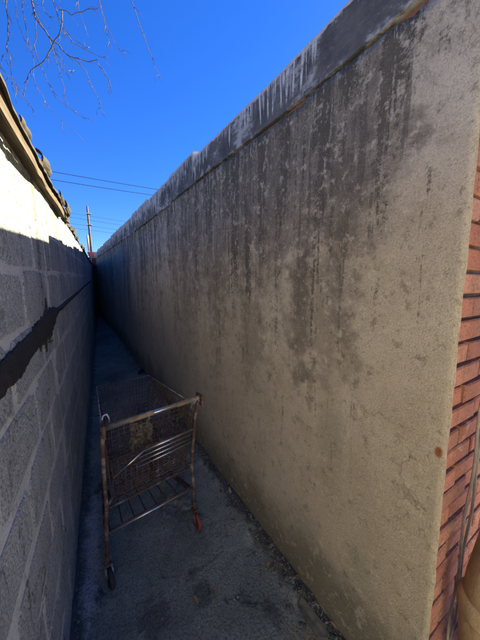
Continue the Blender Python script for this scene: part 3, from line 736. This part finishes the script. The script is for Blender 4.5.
for i, (x, y, s, lab) in enumerate(big):
    pts = [(x + s * (1 + .3 * nz(a, i * 7)) * math.cos(a), y + s * (1.3 + .3 * nz(a, i * 3)) * math.sin(a)) for a in [k * math.pi / 3.5 for k in range(7)]]
    chunk('rubble_lump', pts, s * .5, M['pebble'] if i in (0, 3) else M['felt'], lab, 'rubble')
# straw and weeds
def blades(name, cx, cy, n, spread, ln, mat, label, cat, up, wd=.002):
    b = MB()
    for i in range(n):
        x, y = cx + random.gauss(0, spread), cy + random.gauss(0, spread); a = random.uniform(0, 6.28); L_ = ln * random.uniform(.5, 1.2)
        z = ground_z(x, y) + .004; e = math.tan(up * random.uniform(.5, 1.2)); base = len(b.v); q = Vector((-math.sin(a), math.cos(a), 0)) * wd
        p0 = Vector((x, y, z)); d = Vector((math.cos(a), math.sin(a), e)).normalized() * L_
        p1 = p0 + d * .55; p2 = p0 + d - Vector((0, 0, min(d.z * .35, L_ * .3)))
        for p, k in ((p0, .8), (p1, 1), (p2, .15)): b.v += [tuple(p - q * k), tuple(p + q * k)]
        b.f += [(base, base + 1, base + 3, base + 2), (base + 2, base + 3, base + 5, base + 4)]
    return tag(link(name, b.mesh(name, False), mat), label, cat)
# dead leaves blown along the wall foot, too small and many to count
b = MB(); rl = random.Random(11)
for i in range(70):
    x, y = (near_right() if rl.random() < .7 else near_left()) if rl.random() < .8 else anywhere()
    L_ = rl.uniform(.008, .024) * (1 + .1 * y); a = rl.uniform(0, 6.28); z = ground_z(x, y) + .006; base = len(b.v); tl = rl.uniform(-.4, .4)
    ca, sa = math.cos(a), math.sin(a)
    for (u, v_) in ((-1, 0), (-.3, .45), (.4, .4), (1, 0), (.4, -.4), (-.3, -.45)):
        b.v.append((x + L_ * (u * ca - v_ * sa), y + L_ * (u * sa + v_ * ca), z + L_ * (.25 * abs(v_) * 2 + tl * u * .5 + .2)))
    b.f += [(base, base + 1, base + 2, base + 3), (base, base + 3, base + 4, base + 5)]
tag(link('leaf_litter', b.mesh('leaf_litter', False), M['leaf']), 'thin scatter of dead brown leaves along the foot of the walls', 'leaves', kind='stuff')
blades('straw_tuft', .68, .60, 34, .035, .075, M['straw'], 'tangle of dry straw on the ground beside the mortar slab', 'straw', .12)
blades('weed', .93, .215, 46, .03, .11, M['weed'], 'small green weed at the foot of the brick front', 'weed', 1.1, .005)

# ------------------------------------------------------------------ far end: red brick wall, pole, wires
fw = empty('brick_outhouse', (.5, 14, zg(14)), 'small red brick outhouse closing the far end of the alley', 'building')
mb = MB(); mb.box(-.34, 3.0, 13.6, 15.0, .2, 3.02); link('wall', mb.mesh('wall', False, uv=lambda co: (co.x + co.y, co.z)), M['far_brick'], fw)
mb = MB(); mb.box(-.40, 3.05, 13.53, 15.05, 3.02, 3.10); link('coping', mb.mesh('coping', False, uv=lambda co: (co.x + co.y, co.z)), M['far_brick'], fw)
gt = empty('shade_gate', (-.1, 11.6, zg(11.6)), 'dark boarded gate added to stand for the deep shade at the far end of the alley', 'gate')  # added boards, their dark colour standing in for shade
for k in range(3):
    x = XL + .004 + .06 * k; mb = MB(); mb.box(x, x + .056, 11.6, 11.625, zg(11.6) + .03, 2.62 + .015 * (k % 3)); link('board', mb.mesh('board', False), M['gate'], gt)
for z in (.9, 2.3):
    mb = MB(); mb.box(XL + .004, XL + .17, 11.627, 11.67, z, z + .09); link('rail', mb.mesh('rail', False), M['gate'], gt)
PX, PY = -.57, 34.
pl = empty('utility_pole', (PX, PY, zg(PY)), 'dark wooden utility pole standing beyond the end of the alley', 'pole')
mb = MB(); mb.tube([(PX, PY, zg(PY) - .2), (PX - .03, PY, 5), (PX - .08, PY, 10.45)], [.15, .125, .09], 12); link('shaft', mb.mesh('shaft'), M['pole'], pl)
for z in (9.5, 8.3):
    mb = MB(); mb.box(PX - .22, PX + .22, PY - .20, PY - .11, z, z + .09); ca = link('cross_arm', mb.mesh('cross_arm', False), M['pole'], pl)
    for dx in (-.18, .18):
        mb = MB(); mb.lathe([(0, .02), (.0, .04), (.05, .045), (.10, .03), (.12, .0)], (PX + dx, PY - .155, z + .09), 'z', 8); link('insulator', mb.mesh('insulator'), M['cable'], ca)
mb = MB(); mb.tube([(PX - .28, PY - .2, 5.5), (PX - .28, PY - .2, 7.2)], .10, 10); link('transformer', mb.mesh('transformer'), M['cable'], pl)
def wire(p, q, sag, r, label, grp):
    pts = [tuple(Vector(p).lerp(Vector(q), i / 40) - Vector((0, 0, sag * 4 * (i / 40) * (1 - i / 40)))) for i in range(41)]
    mb = MB(); mb.tube(pts, r, 5)
    return tag(link('overhead_wire', mb.mesh('overhead_wire'), M['wire']), label, 'wire', grp)
wire((-9, 12.2, 6.05), (9, 11.4, 5.95), .30, .011, 'upper of the two long black wires crossing the sky above the alley', 'wires over the alley')
wire((-9, 12.2, 5.72), (9, 11.4, 5.72), .30, .011, 'lower of the two long black wires crossing the sky above the alley', 'wires over the alley')
for k, (z, dz) in enumerate(((9.72, 1.2), (9.70, .6), (8.52, .9), (8.50, .3))):
    wire((PX - 14, PY - .12 + k, z + 1.6 - dz), (PX + 16, PY - .12, z - dz), .45, .014, ['topmost faint wire crossing the utility pole', 'faint wire just below the topmost one on the utility pole', 'faint wire crossing the utility pole at its lower arm', 'lowest faint wire crossing the utility pole'][k], 'wires on the far pole')

# ------------------------------------------------------------------ bare tree behind the block wall, its twigs hanging over the alley
tr = empty('bare_tree', (-2.6, 5.4, 0), 'leafless tree with thin drooping twigs hanging over the block wall', 'tree')
F_, PT, YW = 245.0, R(8), R(29.5)
def at(px, py, Y):
    x = (px - 240) / F_; u = -(py - 320) / F_; up = u * math.cos(PT) - math.sin(PT); f = math.cos(PT) + u * math.sin(PT)
    d = Vector((f * math.sin(YW) + x * math.cos(YW), f * math.cos(YW) - x * math.sin(YW), up)); return Vector((0, 0, CAM_H)) + d * (Y / d.y)
mb = MB(); mb.tube([(-2.6, 5.4, -.2), (-2.62, 5.4, 1.2), (-2.5, 5.42, 2.8), (-2.4, 5.36, 4.4), (-2.15, 5.3, 5.9), (-1.9, 5.3, 7.2), (-1.75, 5.25, 8.3)], [.19, .15, .13, .11, .085, .06, .03], 12); link('trunk', mb.mesh('trunk'), M['bark'], tr)
limbs = [[(-2.15, 5.3, 5.9), (-1.6, 5.1, 6.55), (-1.0, 4.95, 6.75), (-.5, 4.9, 6.6), (.05, 4.85, 6.75), (.6, 4.8, 6.6), (.95, 4.8, 6.35)],
         [(-2.4, 5.36, 4.6), (-1.9, 5.0, 5.6), (-1.3, 4.7, 6.25), (-.85, 4.6, 6.3), (-.45, 4.6, 6.1)],
         [(-1.95, 5.3, 6.9), (-1.2, 5.6, 7.7), (-.3, 5.7, 7.9), (.5, 5.6, 7.8)]]
for k, l in enumerate(limbs):
    mb = MB(); mb.tube(l, [.05 - .045 * i / len(l) for i in range(len(l))], 8); link('limb', mb.mesh('limb'), M['bark'], tr)
twigs = [  # pixel path on the photograph, distance along the alley, thickness
    ([(30, -30), (31, 0), (36, 18), (50, 37), (62, 50), (72, 58), (97, 61), (106, 74), (112, 93)], 4.8, .0135),
    ([(62, 10), (62, 28), (52, 48), (40, 63), (28, 75), (23, 95)], 4.7, .011),
    ([(40, 63), (46, 78), (55, 97), (70, 108), (90, 122)], 4.7, .006),
    ([(3, -25), (5, 0), (8, 22), (8, 48), (12, 76), (22, 100)], 4.6, .009),
    ([(20, -25), (22, 0), (26, 30), (32, 55), (36, 85), (50, 108), (85, 142)], 4.75, .006),
    ([(50, -25), (53, 0), (61, 25), (73, 43), (98, 56), (108, 57)], 4.85, .009),
    ([(128, -30), (131, 0), (139, 23), (148, 50), (157, 72), (160, 78)], 4.8, .009),
    ([(60, 10), (72, 14), (88, 10), (101, 7), (105, 22), (114, 43), (126, 53)], 4.85, .007),
    ([(75, 58), (86, 72), (95, 92), (101, 107), (104, 116)], 4.8, .007),
    ([(76, -20), (78, 0), (82, 20), (89, 38)], 4.9, .006),
    ([(33, 8), (48, 36), (58, 66), (64, 88), (66, 108)], 4.8, .007),
    ([(36, 18), (34, 45), (38, 62)], 4.8, .007),
    ([(14, -10), (16, 12), (22, 34), (30, 50)], 4.7, .005),
    ([(8, 48), (2, 62), (-6, 80)], 4.6, .005),
    ([(0, 66), (12, 82), (30, 104), (34, 112)], 4.6, .004),
    ([(97, -25), (99, 0), (104, 25), (112, 50)], 4.9, .005),
    ([(50, 37), (58, 60), (70, 78), (74, 70)], 4.8, .005),
    ([(61, 25), (70, 35), (85, 48), (84, 42)], 4.85, .005),
    ([(42, 0), (45, 14), (56, 20)], 4.8, .006), ([(55, 45), (66, 66), (74, 74)], 4.8, .004)]
tw = MB(); rng = random.Random(3)
for path, Y, r in twigs:
    pts = [at(px, py, Y + .12 * nz(px * .1, py * .05)) for px, py in path]
    fine = []
    for a, c in zip(pts[:-1], pts[1:]):
        for q in range(3): fine.append(a.lerp(c, q / 3) + Vector((rng.gauss(0, .008), rng.gauss(0, .008), rng.gauss(0, .008))))
    fine.append(pts[-1]); m = len(fine)
    tw.tube(fine, [max(.0024, .74 * r * (1 - .65 * i / m)) for i in range(m)], 5)
    for i in range(2, m - 1):                                # buds and side spurs
        if rng.random() < .55:
            d = (fine[i + 1] - fine[i]).normalized(); sdv = Vector((rng.uniform(-1, 1), rng.uniform(-.6, .6), rng.uniform(-.7, .3)))
            L_ = rng.uniform(.04, .22); p1 = fine[i] + (d * .7 + sdv).normalized() * L_ * .5; p2 = p1 + (d + sdv * .5 + Vector((0, 0, -.4))).normalized() * L_ * .5
            tw.tube([fine[i], p1, p2], [.0035, .0028, .0018], 4)
    if path[0][1] < 0:                                        # reach up to the nearest limb point
        tgt = min((Vector(p) for l in limbs for p in l), key=lambda p: (p - pts[0]).length)
        tw.tube([pts[0], pts[0].lerp(tgt, .5) + Vector((0, 0, .06)), tgt], [r, r * 1.1, r * 1.3], 5)
link('twigs', tw.mesh('twigs'), M['bark'], tr)
